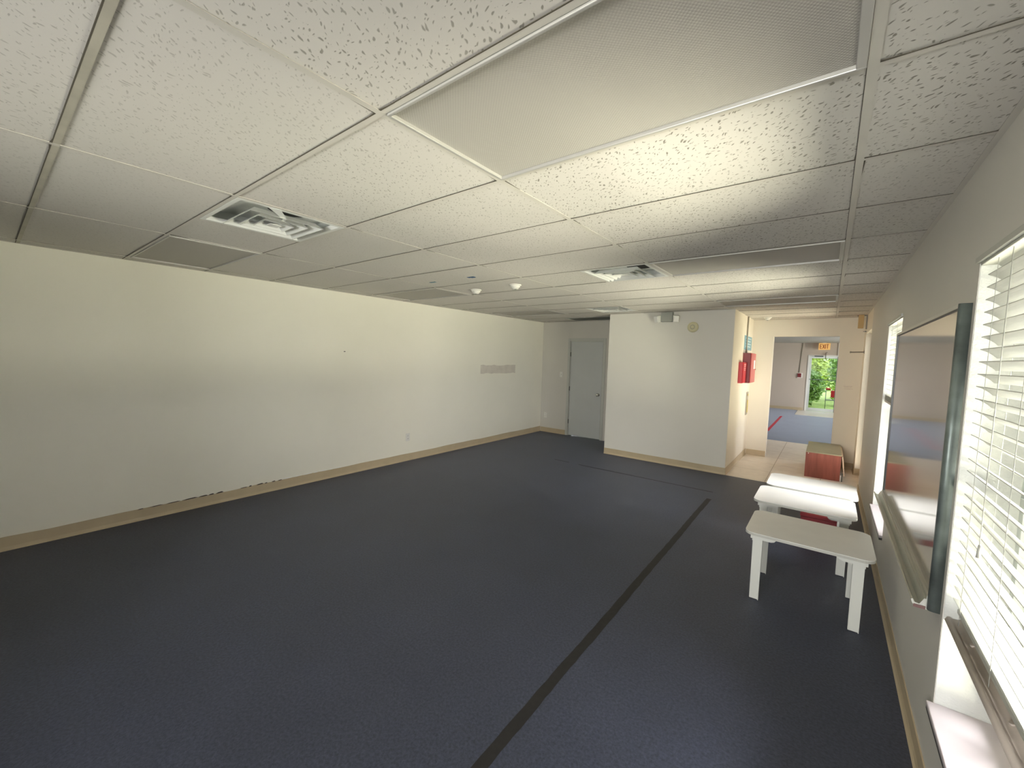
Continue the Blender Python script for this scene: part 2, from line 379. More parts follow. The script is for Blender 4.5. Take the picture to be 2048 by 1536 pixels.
# ------------------------------------------------------------ dimensions
XL, XR, YC, YB, XC1, XC2, YD, H = -5.012, 0.393, 6.657, 7.662, -3.01, -1.111, 8.48, 2.402
XO = 0.62      # outer face of the right wall
Y0 = -2.6      # rear wall
FT2 = 0.6096
GX = 0.037; GY = 0.819
WZ0, WZ1 = 0.365, 2.035
W1 = (1.25, 2.185); W2 = (4.12, 5.03); DR = (7.02, 8.105)
TILE_Y = 6.652; FAR_C = 10.5; FAR_Y = 18.2; XH0, XH1 = -4.5, 3.0

# floors
mb = MB(); mb.box(XL-0.15, XO, Y0-0.15, TILE_Y, -0.12, 0.0, 'carpet'); mb.box(XL-0.15, XC2, TILE_Y, YB+0.1, -0.12, 0.0, 'carpet')
struct(mb, 'floor')
mb = MB(); mb.box(XC2, XO, TILE_Y, YD+0.12, -0.12, 0.0, 'floor_tile'); mb.box(XH0, XH1, YD+0.12, FAR_C, -0.12, 0.0, 'floor_tile')
struct(mb, 'floor_tiles')
mb = MB(); mb.box(XH0, XH1, FAR_C, FAR_Y, -0.12, 0.0, 'carpet2'); struct(mb, 'floor_hall')
mb = MB(); mb.box(-0.81, 0.62, 16.45, FAR_Y, 0.0, 0.006, 'mat'); struct(mb, 'trim_1')

# ceiling slab of separate tiles on a metal grid
fix_cells = set()      # (col,row) full 4ft cells with a light
LIGHTS = [(0, 0), (0, 4), (0, 8), (3, 4), (3, 8), (3, 0)]        # (gap index to the left of GX, row)
VENTS = [(2, 0, 0), (1, 4, 0), (2, 8, 0)]                # (col,row,half: 0=right half)
xs = [XR, GX, GX-2*FT2, GX-4*FT2, GX-6*FT2, GX-8*FT2, XL]
mb = MB()
YT = YD
rows = [GY+FT2*k for k in range(-6, 13)]
rows = [Y0]+[r for r in rows if Y0+0.05 < r < YT-0.05]+[YT]
def rowidx(y): return int(round((y-GY)/FT2))
for ci in range(len(xs)-1):
    xa, xb = xs[ci+1], xs[ci]
    for ri in range(len(rows)-1):
        ya, yb = rows[ri], rows[ri+1]
        if ci >= 1 and (ci-1, rowidx(ya)) in LIGHTS: continue
        segs = [(xa, xb)]
        for (c_, r_, h_) in VENTS:
            if ci >= 1 and c_ == ci-1 and rowidx(ya) == r_:
                segs = [(xa, (xa+xb)/2)]
        for (sa, sb) in segs:
            g = 0.003
            dz = 0.0035+random.uniform(-0.001, 0.0015)
            tl = random.uniform(-0.0012, 0.0012); tt = random.uniform(-0.001, 0.001)
            P = []
            for (x, y) in ((sa+g, ya+g), (sb-g, ya+g), (sb-g, yb-g), (sa+g, yb-g)):
                z = H+dz+(tl if x > (sa+sb)/2 else -tl)*0.6+(tt if y > (ya+yb)/2 else -tt)*0.6
                P.append((x, y, max(z, H+0.0018)))
            v0 = [mb.bm.verts.new(p) for p in P]; v1 = [mb.bm.verts.new((p[0], p[1], H+0.03)) for p in P]
            k = mb.mi('ctile' if ci < 2 else ('ctile_mid' if ci == 2 else 'ctile_plain'))
            for q in ([v0[3], v0[2], v0[1], v0[0]], v1):
                f = mb.bm.faces.new(q); f.material_index = k
            for i in range(4):
                f = mb.bm.faces.new((v0[i], v0[(i+1) % 4], v1[(i+1) % 4], v1[i])); f.material_index = k
ceil = struct(mb, 'ceiling')
mb = MB()
tw = 0.012
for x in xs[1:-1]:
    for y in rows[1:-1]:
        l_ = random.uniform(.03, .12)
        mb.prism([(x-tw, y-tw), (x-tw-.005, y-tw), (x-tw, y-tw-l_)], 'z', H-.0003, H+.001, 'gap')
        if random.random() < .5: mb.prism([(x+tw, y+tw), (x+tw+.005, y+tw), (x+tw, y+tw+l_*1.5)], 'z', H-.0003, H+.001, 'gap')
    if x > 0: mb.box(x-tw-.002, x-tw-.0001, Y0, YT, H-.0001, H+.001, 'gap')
for x in xs[1:-1]: mb.box(x-tw, x+tw, Y0, YT, H-0.0005, H+0.0015, 'tee'); mb.box(x-0.002, x+0.002, Y0, YT, H+0.0015, H+0.03, 'tee')
for y in rows[1:-1]:
    for ci in range(len(xs)-1):
        a, b = xs[ci+1]+(tw if ci < len(xs)-2 else 0), xs[ci]-(tw if ci > 0 else 0)
        tm = 'tee_dirty' if y < GY-0.3 else 'tee'
        mb.box(a, b, y-tw*0.85, y+tw*0.85, H, H+0.0015, tm)
        mb.box(a+.004, b-.004, y-tw*0.85-0.0035, y-tw*0.85-0.0002, H-0.0002, H+0.0012, 'gap')  # shadow line of the tile gap, laid as a dark strip
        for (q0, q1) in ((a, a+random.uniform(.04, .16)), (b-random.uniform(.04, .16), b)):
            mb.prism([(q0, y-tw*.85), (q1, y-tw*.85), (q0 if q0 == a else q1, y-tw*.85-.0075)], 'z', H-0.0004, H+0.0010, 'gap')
        mb.box(a, b, y-0.002, y+0.002, H+0.0015, H+0.03, 'tee')
for (c_, r_, h_) in VENTS:
    x = GX-2*FT2*c_-FT2; y = GY+FT2*r_
    mb.box(x-tw*.85, x+tw*.85, y+tw, y+FT2-tw, H, H+0.0015, 'tee')
# wall angle all round
mb.box(XL, XL+0.022, Y0, YB, H-0.0005, H+0.0015, 'tee'); mb.box(XR-0.02, XR, Y0, YT, H-0.0005, H+0.0015, 'tee')
mb.box(XL+.022, XC1, YB-0.022, YB, H-0.0005, H+0.0015, 'tee'); mb.box(XC2, XR-.02, YT-0.022, YT, H-0.0005, H+0.0015, 'tee')
mb.box(XC1, XC2, YC-0.02, YC, H-0.0005, H+0.0015, 'tee')
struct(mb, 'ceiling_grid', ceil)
mb = MB(); mb.box(XL-0.15, XO, Y0-0.15, YD+0.12, H+0.14, H+0.24, 'plenum'); mb.box(XL-0.15, XO, Y0-0.15, YT, H+0.032, H+0.036, 'plenum')
mb.bm.free()
# roof deck above the grid
mb = MB(); mb.box(XL-0.15, XO, Y0-0.15, YD+0.12, H+0.20, H+0.3, 'plenum'); struct(mb, 'ceiling_deck')
mb = MB(); mb.box(XH0, XH1, YD+0.12, FAR_Y, H+0.02, H+0.3, 'ctile'); struct(mb, 'ceiling_hall')

# walls
HT = H+0.2
mb = MB(); mb.box(XL-0.15, XL, Y0-0.15, YB+0.15, 0, HT, 'wall'); wl_ = struct(mb, 'wall_left')
mb = MB(); cutwall(mb, 'y', Y0-0.15, Y0, XL, XO, 0, HT, [(-1.6, 0.2, 0.8, 2.1)], 'wall_grey'); struct(mb, 'wall_rear')  # opening made for the added fill lights
mb = MB()
for a_x in (-1.6, -0.72, 0.16): mb.box(a_x, a_x+0.04, Y0-0.10, Y0-0.05, 0.8, 2.1, 'alum')
mb.box(-1.56, .16, Y0-0.10, Y0-0.05, 0.8, 0.84, 'alum'); mb.box(-1.56, .16, Y0-0.10, Y0-0.05, 2.06, 2.1, 'alum')
w4 = struct(mb, 'window_3')  # invented window, put in to admit the rear fill
mb = MB(); mb.box(-1.56, 0.16, Y0-0.077, Y0-0.073, 0.84, 2.06, 'glass'); mb.build('window_glass', w4)
DX0, DX1, DZ = -4.318, -3.568, 2.0
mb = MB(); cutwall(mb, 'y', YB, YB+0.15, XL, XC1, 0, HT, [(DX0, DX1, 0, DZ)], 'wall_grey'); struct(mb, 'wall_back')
mb = MB(); mb.box(XC1, XC2-0.0005, YC, YC+0.004, 0, HT, 'wall_closet'); mb.box(XC1, XC2-0.1, YC+0.004, YC+0.1, 0, HT, 'wall_closet'); mb.box(XC1, XC1+0.1, YC+0.1, YB+0.15, 0, HT, 'wall_closet'); struct(mb, 'wall_closet')
mb = MB(); mb.box(XC2-0.1, XC2, YC+0.004, YD+0.12, 0, HT, 'wall_cream'); struct(mb, 'wall_corridor_left')
mb = MB(); cutwall(mb, 'y', YD, YD+0.12, XC2, XO, 0, HT, [(-0.797, 0.097, 0, 2.113)], 'wall_cream'); struct(mb, 'wall_corridor_end')
mb = MB(); mb.box(XH0, XC2-0.1, YD, YD+0.12, 0, HT, 'wall_hall'); mb.box(XO, XH1, YD, YD+0.12, 0, HT, 'wall_hall'); struct(mb, 'wall_hall_front')
mb = MB()
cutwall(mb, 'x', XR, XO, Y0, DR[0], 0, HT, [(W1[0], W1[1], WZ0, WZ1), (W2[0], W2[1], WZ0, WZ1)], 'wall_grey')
wr = struct(mb, 'wall_right')
mb = MB(); mb.box(XR, XO, DR[0], DR[1], 2.13, HT, 'wall_cream'); mb.box(XR, XO, DR[1], YD, 0, HT, 'wall_cream'); struct(mb, 'wall_corridor_right')
mb = MB(); mb.box(XH0-0.1, XH0, YD, FAR_Y, 0, HT, 'wall_hall'); struct(mb, 'wall_hall_left')
mb = MB(); cutwall(mb, 'x', XH1, XH1+0.12, YD, FAR_Y, 0, HT, [(11.1, 12.7, 0.7, 2.1), (14.6, 16.2, 0.7, 2.1)], 'wall_hall'); struct(mb, 'wall_hall_right')
mb = MB(); cutwall(mb, 'y', FAR_Y, FAR_Y+0.15, XH0-.1, XH1, 0, HT, [(-0.63, 0.30, 0, 2.0)], 'wall_hall'); struct(mb, 'wall_hall_back')
# patches and marks on the left wall
mb = MB(); N_ = 14
top = [(5.62+1.05*i/N_, 1.462+random.uniform(-.006, .012)) for i in range(N_+1)]; bot = [(5.62+1.05*i/N_, 1.312+random.uniform(-.01, .006)) for i in range(N_+1)]
mb.prism(top+bot[::-1], 'x', XL, XL+0.0015, 'patch'); mb.build('unpainted_patch', wl_)
mb = MB(); mb.box(XL, XL+0.004, 2.93, 2.952, 1.635, 1.645, 'hinge'); mb.build('wall_nick', wl_)

# baseboards
def cove(mb, axis, wallpos, sgn, a0, a1, h=0.105, seg=0.25, wav=0.0):
    # vinyl cove base: thin upright with small toe
    n = max(1, int(abs(a1-a0)/seg)); prev = None; k = mb.mi('base')
    for i in range(n+1):
        a = a0+(a1-a0)*i/n; hh = h+random.uniform(-wav, wav)
        pr = [(0, 0), (0.016, 0), (0.009, 0.012), (0.005, 0.03), (0.005, hh), (0, hh)]
        ring = []
        for d, z in pr:
            p = (wallpos+sgn*d, a, z) if axis == 'x' else (a, wallpos+sgn*d, z)
            ring.append(mb.bm.verts.new(p))
        if prev:
            for j in range(len(pr)):
                f = mb.bm.faces.new((prev[j], prev[(j+1) % 6], ring[(j+1) % 6], ring[j])); f.material_index = k
        else:
            f = mb.bm.faces.new(ring); f.material_index = k
        prev = ring
    f = mb.bm.faces.new(prev[::-1]); f.material_index = k
mb = MB(); cove(mb, 'x', XL, 1, Y0, YB, 0.108, 0.22, 0.004); bl = struct(mb, 'baseboard_left')
mb = MB(); cove(mb, 'y', YB, -1, XL+0.016, DX0-0.06, 0.10); struct(mb, 'baseboard_back')
mb = MB(); cove(mb, 'y', YC, -1, XC1, XC2+0.006, 0.10, 0.2, 0.003); struct(mb, 'baseboard_closet')
mb = MB(); cove(mb, 'x', XC2, 1, YC-0.006, YD, 0.10, 0.3, 0.003); struct(mb, 'baseboard_corridor_left')
mb = MB(); cove(mb, 'y', YD, -1, XC2+0.016, -0.80, 0.10); cove(mb, 'y', YD, -1, 0.10, XR, 0.10); struct(mb, 'baseboard_corridor_end')
mb = MB(); cove(mb, 'x', XR, -1, Y0, DR[0], 0.10, 0.3, 0.002); struct(mb, 'baseboard_right')
mb = MB(); cove(mb, 'x', XR, -1, DR[1]-.006, YD-.016, 0.10); cove(mb, 'y', DR[1], -1, XR-.006, 0.47, 0.10); struct(mb, 'baseboard_corridor_right')
mb = MB(); cove(mb, 'y', FAR_Y, -1, XH0, -0.68, 0.10); struct(mb, 'baseboard_hall')
# chipped paint along the left baseboard top
mb = MB(); y = 0.85
while y < 2.6:
    l = random.uniform(0.03, 0.16); z = 0.108; h0 = random.uniform(0.002, 0.010)
    if random.random() < 0.75: mb.prism([(y, z-.002), (y+l*.4, z-.003), (y+l, z), (y+l*.8, z+h0), (y+l*.3, z+h0*.6)], 'x', XL+0.0, XL+0.0058, 'chip_d')
    y += l+random.uniform(0.0, 0.05)
mb.build('chipped_edge', bl)
mb = MB(); y = 2.15
while y < 2.9:
    l = random.uniform(0.05, 0.12); mb.prism([(y, .111), (y+l*.5, .110), (y+l, .112), (y+l*.6, .119), (y+.01, .117)], 'x', XL, XL+0.0055, 'chip_w'); y += l+random.uniform(.01, .05)
y = 2.0
mb.build('bare_plaster_edge', bl)

# door_1 in the back wall
mb = MB()
cw = 0.052
mb.box(DX0-cw, DX0, YB-0.016, YB, 0, DZ+cw, 'casing', 0.003); mb.box(DX1, DX1+cw, YB-0.016, YB, 0, DZ+cw, 'casing', 0.003); mb.box(DX0, DX1, YB-0.016, YB, DZ, DZ+cw, 'casing', 0.003)
mb.box(DX0, DX0+0.012, YB, YB+0.15, 0, DZ, 'casing'); mb.box(DX1-0.012, DX1, YB, YB+0.15, 0, DZ, 'casing'); mb.box(DX0+.012, DX1-.012, YB, YB+0.15, DZ-0.012, DZ, 'casing')
d1 = struct(mb, 'door_1')
mb = MB(); mb.box(DX0+0.016, DX1-0.016, YB+0.004, YB+0.044, 0.012, DZ-0.016, 'door', 0.002); mb.build('door_slab', d1)
for z in (1.72, 1.0, 0.30):
    mb = MB(); mb.tube((DX0+0.012, YB-0.002, z-0.045), (DX0+0.012, YB-0.002, z+0.045), 0.008, 'hinge', 8); mb.build('hinge', d1)
mb = MB(); mb.lathe([(0.03, 0), (0.03, 0.006), (0.012, 0.008), (0.012, 0.035), (0.026, 0.045), (0.028, 0.06), (0.018, 0.07), (0.004, 0.071)], (-3.645, YB+0.004, 0.913), 'y', 'chrome', 20, -1); mb.build('door_knob', d1)

# ------------------------------------------------------------ windows
def window(n, ya, yb):
    mb = MB()
    # plaster lining of the reveal (a thin skin) is the wall itself; frame sits at the outer face
    xf0, xf1 = 0.545, 0.585; t = 0.04
    mb.box(xf0, xf1, ya, ya+t, WZ0, WZ1, 'alum'); mb.box(xf0, xf1, yb-t, yb, WZ0, WZ1, 'alum')
    mb.box(xf0, xf1, ya+t, yb-t, WZ0, WZ0+t, 'alum'); mb.box(xf0, xf1, ya+t, yb-t, WZ1-t, WZ1, 'alum')
    mb.box(xf0-0.01, xf1, ya+t, yb-t, 1.18, 1.215, 'alum'); 
    mb.box(xf0, xf1, yb-0.20, yb-0.175, WZ0+t, 1.18, 'alum_dark')
    w_ = struct(mb, 'window_%d' % n)
    mb = MB(); mb.box(0.563, 0.567, ya+t, yb-t, WZ0+t, WZ1-t, 'glass'); mb.build('window_glass', w_)
    mb = MB()
    g = 0.002
    mb.box(XR+g, 0.545, ya, ya+0.003, WZ0, WZ1, 'reveal'); mb.box(XR+g, 0.545, yb-0.003, yb, WZ0, WZ1, 'reveal'); mb.box(XR+g, 0.545, ya+.003, yb-.003, WZ1-0.003, WZ1, 'reveal')
    mb.build('window_reveal', w_)
    mb = MB(); mb.box(XR-0.020, 0.545, ya+0.003, yb-0.003, WZ0-0.006, WZ0+0.012, 'sill', 0.003)
    mb.box(XR-0.018, XR, ya-0.0, yb+0.0, WZ0-0.022, WZ0-0.006, 'sill_edge'); mb.build('window_sill', w_)
    return w_
window(1, *W1); window(2, *W2)

TILT = math.radians(35)
def slat(mb, y0, y1, xc, zc, tilt, wd=0.05):
    # crowned slat: room edge at -x, raised by tilt
    n = 5; k = mb.mi('slat'); T = 0.0022
    up = []; lo = []
    for i in range(n):
        u = (i/(n-1)-0.5)*wd; cr = 0.0035*(1-(2*i/(n-1)-1)**2)
        x = xc+u*math.cos(tilt)+cr*math.sin(tilt)*1; z = zc-u*math.sin(tilt)+cr*math.cos(tilt)
        up.append((x, z+T/2)); lo.append((x, z-T/2))
    mb.prism(up+lo[::-1], 'y', y0, y1, 'slat', False)
def blind(ya, yb, label, stack_z=None):
    t = thing('window_blind', label, 'blind', (XR+0.04, (ya+yb)/2, WZ1-0.003), 'white slatted blinds')
    a, b = ya+0.012, yb-0.018; xc = 0.432
    mb = MB(); mb.box(XR-0.012, XR+0.0, a-0.006, b+0.018, WZ1-0.022, WZ1-0.002, 'slat', 0.002)
    mb.box(XR, 0.455, a, b+0.01, WZ1-0.03, WZ1-0.003, 'slat', 0.002); mb.build('headrail', t)
    mb = MB(); p = 0.0432; z = 2.012-0.012
    if stack_z is None:
        zend = 0.79
        while z > zend:
            slat(mb, a, b, xc, z, TILT); z -= p
    else:
        zend = stack_z
        while z > zend: slat(mb, a, b, xc, z, math.radians(20)); z -= p
        while z > stack_z-0.075: slat(mb, a, b, xc+random.uniform(-.003, .003), z, random.uniform(-.04, .04)); z -= 0.0055
    mb.build('slats', t)
    zr = z
    mb = MB()
    if stack_z is None:
        # wide weathered bottom rail with a concave upper face
        zr = 0.712
        pr = [(0.397, zr), (0.403, zr+0.012), (0.410, zr+0.014), (0.418, zr+0.008), (0.432, zr+0.010), (0.446, zr+0.022), (0.452, zr+0.042), (0.462, zr+0.042), (0.462, zr-0.010), (0.404, zr-0.010)]
        mb.prism(pr, 'y', a-0.004, b+0.01, 'rail', True)
        for yy in (b-0.17, b-0.55):
            mb.tube((0.436, yy, zr+0.010), (0.434, yy, zr+0.017), 0.007, 'rail', 10)
    else:
        mb.box(0.407, 0.457, a, b, zr-0.02, zr, 'rail', 0.003)
    mb.build('bottom_rail', t)
    if stack_z is None:
        mb = MB(); mb.box(0.425, 0.470, a, b, 0.752, 0.768, 'slat', 0.002); mb.build('lower_slat_bundle', t)
    zl = 0.76 if stack_z is None else zr
    for yy in (b-0.13, b-0.47, b-0.80):
        if yy < a+0.03: continue
        mb = MB()
        for xx in (0.406, 0.458):
            mb.tube((xx, yy, WZ1-0.03), (xx, yy, zl), 0.0009, 'cord', 5)
        mb.build('ladder_cord', t)
    if stack_z is None:
        mb = MB(); mb.tube((0.402, b-0.285, WZ1-0.03), (0.400, b-0.285, 1.10), 0.0012, 'cord', 6); mb.tube((0.400, b-0.285, 1.10), (0.400, b-0.285, 1.06), 0.003, 'cord', 8, 0.006)
        mb.build('pull_cord', t)
    return t
blind(W1[0], W1[1], 'large white slatted blind fully lowered in the near right window')
blind(W2[0], W2[1], 'white slatted blind half raised in the window behind the whiteboard', 1.43)

# side door (glazed) at the corridor
mb = MB()
mb.box(0.53, 0.58, DR[0], DR[0]+0.05, 0, 2.13, 'alum'); mb.box(0.53, 0.58, DR[1]-0.05, DR[1], 0, 2.13, 'alum'); mb.box(0.53, 0.58, DR[0]+.05, DR[1]-.05, 2.07, 2.13, 'alum'); mb.box(0.53, 0.58, DR[0]+.05, DR[1]-.05, 0, 0.12, 'alum')
d2 = struct(mb, 'door_2')
mb = MB(); mb.box(0.552, 0.556, DR[0]+.05, DR[1]-.05, 0.12, 2.07, 'glass_dark'); mb.build('door_glass', d2)
mb = MB(); mb.tube((0.50, DR[0]+.08, 1.0), (0.50, DR[1]-.08, 1.0), 0.014, 'alum', 10)
for yy in (DR[0]+.1, DR[1]-.1): mb.box(0.50, 0.54, yy-.01, yy+.01, 0.985, 1.015, 'alum')
mb.build('push_bar', d2)

# ------------------------------------------------------------ far hall glass door
mb = MB()
fx0, fx1 = -0.63, 0.30; fy = FAR_Y-0.02
mb.box(fx0, fx0+0.05, fy, fy+0.12, 0, 2.0, 'white_metal'); mb.box(fx1-0.05, fx1, fy, fy+0.12, 0, 2.0, 'white_metal'); mb.box(fx0+.05, fx1-.05, fy, fy+0.12, 1.95, 2.0, 'white_metal')
d3 = struct(mb, 'door_3')
mb = MB(); s0, s1 = fx0+0.05, fx1-0.05
mb.box(s0, s0+0.06, fy+.03, fy+.075, 0.01, 1.95, 'alum'); mb.box(s1-0.06, s1, fy+.03, fy+.075, 0.01, 1.95, 'alum_dark'); mb.box(s0+.06, s1-.06, fy+.03, fy+.075, 1.885, 1.95, 'alum'); mb.box(s0+.06, s1-.06, fy+.03, fy+.075, 0.01, 0.12, 'alum')
mb.build('door_stiles', d3)
mb = MB(); mb.box(s0+.06, s1-.06, fy+.05, fy+.056, 0.12, 1.885, 'glass_tint'); mb.build('door_glass', d3)
mb = MB(); mb.box(s0+.05, s1-.05, fy-.03, fy, 1.125, 1.145, 'alum_dark'); mb.box(s0+.03, s0+.05, fy-.03, fy+.03, 1.12, 1.15, 'alum_dark'); mb.box(s1-.05, s1-.03, fy-.03, fy+.03, 1.12, 1.15, 'alum_dark'); mb.build('push_bar', d3)
mb = MB(); mb.box(-0.45, -0.20, fy-0.05, fy+.03, 1.935, 1.975, 'alum_dark', 0.005); mb.box(-0.22, -0.06, fy-.045, fy-.03, 1.96, 1.975, 'alum'); mb.build('door_closer', d3)

# ------------------------------------------------------------ ceiling lights
def light(cx, row, label):
    x1 = GX-2*FT2*cx; x0 = x1-2*FT2; y0 = GY+FT2*row; y1 = y0+FT2
    x0 += 0.013; x1 -= 0.013; y0 += 0.012; y1 -= 0.012
    t = thing('ceiling_light', label, 'ceiling light', ((x0+x1)/2, (y0+y1)/2, H+0.002), 'recessed fluorescent ceiling lights')
    mb = MB(); f = 0.010
    mb.box(x0, x1, y0, y0+f, H-0.006, H+0.012, 'frame_metal', .002); mb.box(x0, x1, y1-f, y1, H-0.006, H+0.012, 'frame_metal', .002)
    mb.box(x0, x0+f, y0+f, y1-f, H-0.006, H+0.012, 'frame_metal', .002); mb.box(x1-f*2.2, x1, y0+f, y1-f, H-0.006, H+0.012, 'frame_metal', .002)
    mb.build('light_frame', t)
    mb = MB(); mb.box(x0+f, x1-f*2.2, y0+f, y1-f, H+0.006, H+0.010, 'lens'); mb.build('diffuser', t)
    return t
light(0, 0, 'large grey ceiling light panel nearest the viewer, at the top of the picture')
light(0, 4, 'long ceiling light panel beside the square vent in mid ceiling')
light(0, 8, 'farthest thin ceiling light panel, just before the corridor opening')
light(3, 0, 'dull ceiling light panel next to the left wall, beside the nearest vent')
light(3, 4, 'ceiling light panel by the left wall, close to the smoke detectors')
light(3, 8, 'dim ceiling light panel in the far left corner before the grey door')
# vents
def vent(x0, x1, y0, y1, label, strip=False, full=True):
    x0 += 0.012; x1 -= 0.012; y0 += 0.012; y1 -= 0.012
    cx, cy = (x0+x1)/2, (y0+y1)/2; hx, hy = (x1-x0)/2, (y1-y0)/2
    t = thing('ceiling_vent', label, 'vent', (cx, cy, H+0.002), 'square ceiling air vents')
    def ring(mb, a, za, b, zb, m):
        A = [(cx+sx*hx*a, cy+sy*hy*a, za) for sx, sy in ((-1, -1), (1, -1), (1, 1), (-1, 1))]; B = [(cx+sx*hx*b, cy+sy*hy*b, zb) for sx, sy in ((-1, -1), (1, -1), (1, 1), (-1, 1))]
        va = [mb.bm.verts.new(p) for p in A]; vb = [mb.bm.verts.new(p) for p in B]; k = mb.mi(m)
        for i in range(4):
            f = mb.bm.faces.new((va[i], va[(i+1) % 4], vb[(i+1) % 4], vb[i])); f.material_index = k
    mb = MB()
    ring(mb, 1.0, H-0.001, 0.92, H-0.001, 'vent'); ring(mb, 1.0, H-0.001, 1.0, H+0.01, 'vent'); ring(mb, 0.92, H-0.001, 0.86, H+0.02, 'vent')
    mb.build('vent_frame', t)
    for a in (0.68, 0.47, 0.27):
        mb = MB()
        zl_ = H-0.018; ring(mb, a+0.02, zl_, a, zl_, 'vent'); ring(mb, a, zl_, a-0.12, H+0.012, 'vent'); ring(mb, a+0.02, zl_, a-0.10, H+0.014, 'vent'); ring(mb, a-0.12, H+.012, a-.10, H+.014, 'vent')
        mb.build('louver', t)
    mb = MB(); mb.prism([(cx-hx*.11, cy-hy*.11), (cx+hx*.11, cy-hy*.11), (cx+hx*.11, cy+hy*.11), (cx-hx*.11, cy+hy*.11)], 'z', H-0.016, H-0.014, 'vent'); mb.build('vent_plate', t)
    mb = MB(); mb.box(cx-hx*.95, cx+hx*.95, cy-hy*.95, cy+hy*.95, H+0.07, H+0.075, 'vent_in')
    for (a, b, c, d) in ((-.97, -.95, -.97, .97), (.95, .97, -.97, .97)): mb.box(cx+hx*a, cx+hx*b, cy+hy*c, cy+hy*d, H+.012, H+.07, 'vent_in'); mb.box(cx+hx*c, cx+hx*d, cy+hy*a, cy+hy*b, H+.012, H+.07, 'vent_in')
    mb.build('vent_box', t)
    mb = MB(); mb.lathe([(hx*0.42, 0), (hx*.42, 0.004)], (cx+hx*.42, cy+hy*.15, H+0.064), 'z', 'black', 24); mb.build('duct_opening', t)
    if strip:
        mb = MB(); pts = [(x1-0.01, cy-0.11, H-.002), (x1-0.07, cy-0.05, H-0.010), (x1-.12, cy-.01, H-.012), (x1-0.17, cy+0.0, H-.006)]; wd = [0.045, .030, .016, .012]
        k = mb.mi('tape_w'); pv = None
        for p, w_ in zip(pts, wd):
            v = [mb.bm.verts.new((p[0]-w_*.3, p[1]-w_/2, p[2])), mb.bm.verts.new((p[0]+w_*.3, p[1]+w_/2, p[2])), mb.bm.verts.new((p[0]+w_*.3, p[1]+w_/2, p[2]+.001)), mb.bm.verts.new((p[0]-w_*.3, p[1]-w_/2, p[2]+.001))]
            if pv:
                for i in range(4):
                    f = mb.bm.faces.new((pv[i], pv[(i+1) % 4], v[(i+1) % 4], v[i])); f.material_index = k
            else: mb.bm.faces.new(v).material_index = k
            pv = v
        mb.bm.faces.new(pv[::-1]).material_index = k
        mb.build('peeling_tape', t)
    return t
for (c_, r_, h_), lb, st in zip(VENTS, ('nearest ceiling vent, with a loose strip of tape hanging across it', 'ceiling vent adjoining the long light panel in mid ceiling', 'far ceiling vent just in front of the white closet wall'), (True, False, False)):
    x1 = GX-2*FT2*c_; y0 = GY+FT2*r_; vent(x1-FT2, x1, y0, y0+FT2, lb, st)
# low return grille just under the ceiling by the grey door
t = thing('ceiling_grille', 'dark ceiling return grille above the grey door alcove', 'vent', (-3.6, 7.22, H))
mb = MB(); gx0, gx1, gy0, gy1 = GX-6*FT2-.46, XC1-0.1, 6.93, 7.50
for a in (gx0, gx1-.02): mb.box(a, a+.02, gy0, gy1, H-.006, H+.0, 'casing')
for b in (gy0, gy1-.02): mb.box(gx0+.02, gx1-.02, b, b+.02, H-.006, H, 'casing')
mb.build('grille_frame', t)
mb = MB(); yy = gy0+.03
while yy < gy1-.03:
    mb.prism([(yy, H-.004), (yy+.003, H-.004), (yy+.013, H+.0), (yy+.010, H+.0)], 'x', gx0+.02, gx1-.02, 'plastic_grey'); yy += .02
mb.build('grille_blades', t)
mb = MB(); mb.box(gx0+.02, gx1-.02, gy0+.02, gy1-.02, H-.0008, H+.0002, 'vent'); mb.build('grille_backing', t)

# smoke detectors, blue tape
def smoke(x, y, label, r=0.055, g='smoke detectors'):
    t = thing('smoke_detector', label, 'smoke detector', (x, y, H+.003), g)
    mb = MB(); mb.lathe([(r*1.15, 0), (r*1.15, 0.010), (r*1.0, 0.014)], (x, y, H+.004), 'z', 'plastic', 28, -1); mb.build('detector_base', t)
    mb = MB(); mb.lathe([(r*.95, 0.012), (r*.92, .026), (r*.72, .034), (r*.60, .046), (r*.35, .050)], (x, y, H+.004), 'z', 'plastic', 28, -1); mb.build('detector_head', t)
    mb = MB(); mb.box(x-.012, x+.012, y-.012, y+.012, H-.052, H-.044, 'plastic_grey'); mb.build('sensor', t)
smoke(-3.312, 3.60, 'white smoke detector on the ceiling, the one nearer the left wall'); smoke(-2.70, 3.55, 'white smoke detector on the ceiling, the one nearer the room centre')
smoke(-0.86, 8.03, 'small white smoke detector on the corridor ceiling', 0.05)
mb = MB(); mb.box(-2.875, -2.79, 2.985, 3.02, H+.001, H+.0058, 'bluetape'); mb.box(-2.85, -2.80, 3.01, 3.035, H+.001, H+.006, 'bluetape'); tag(mb.build('blue_tape'), 'small deep blue scrap of tape on the ceiling before the smoke detectors', 'tape', 'blue tape scraps on the ceiling')
mb = MB(); mb.box(-3.44, -3.35, 2.995, 3.02, H+.001, H+.0058, 'bluetape2'); tag(mb.build('blue_tape'), 'faded teal scrap of tape on the ceiling nearer the left wall', 'tape', 'blue tape scraps on the ceiling')

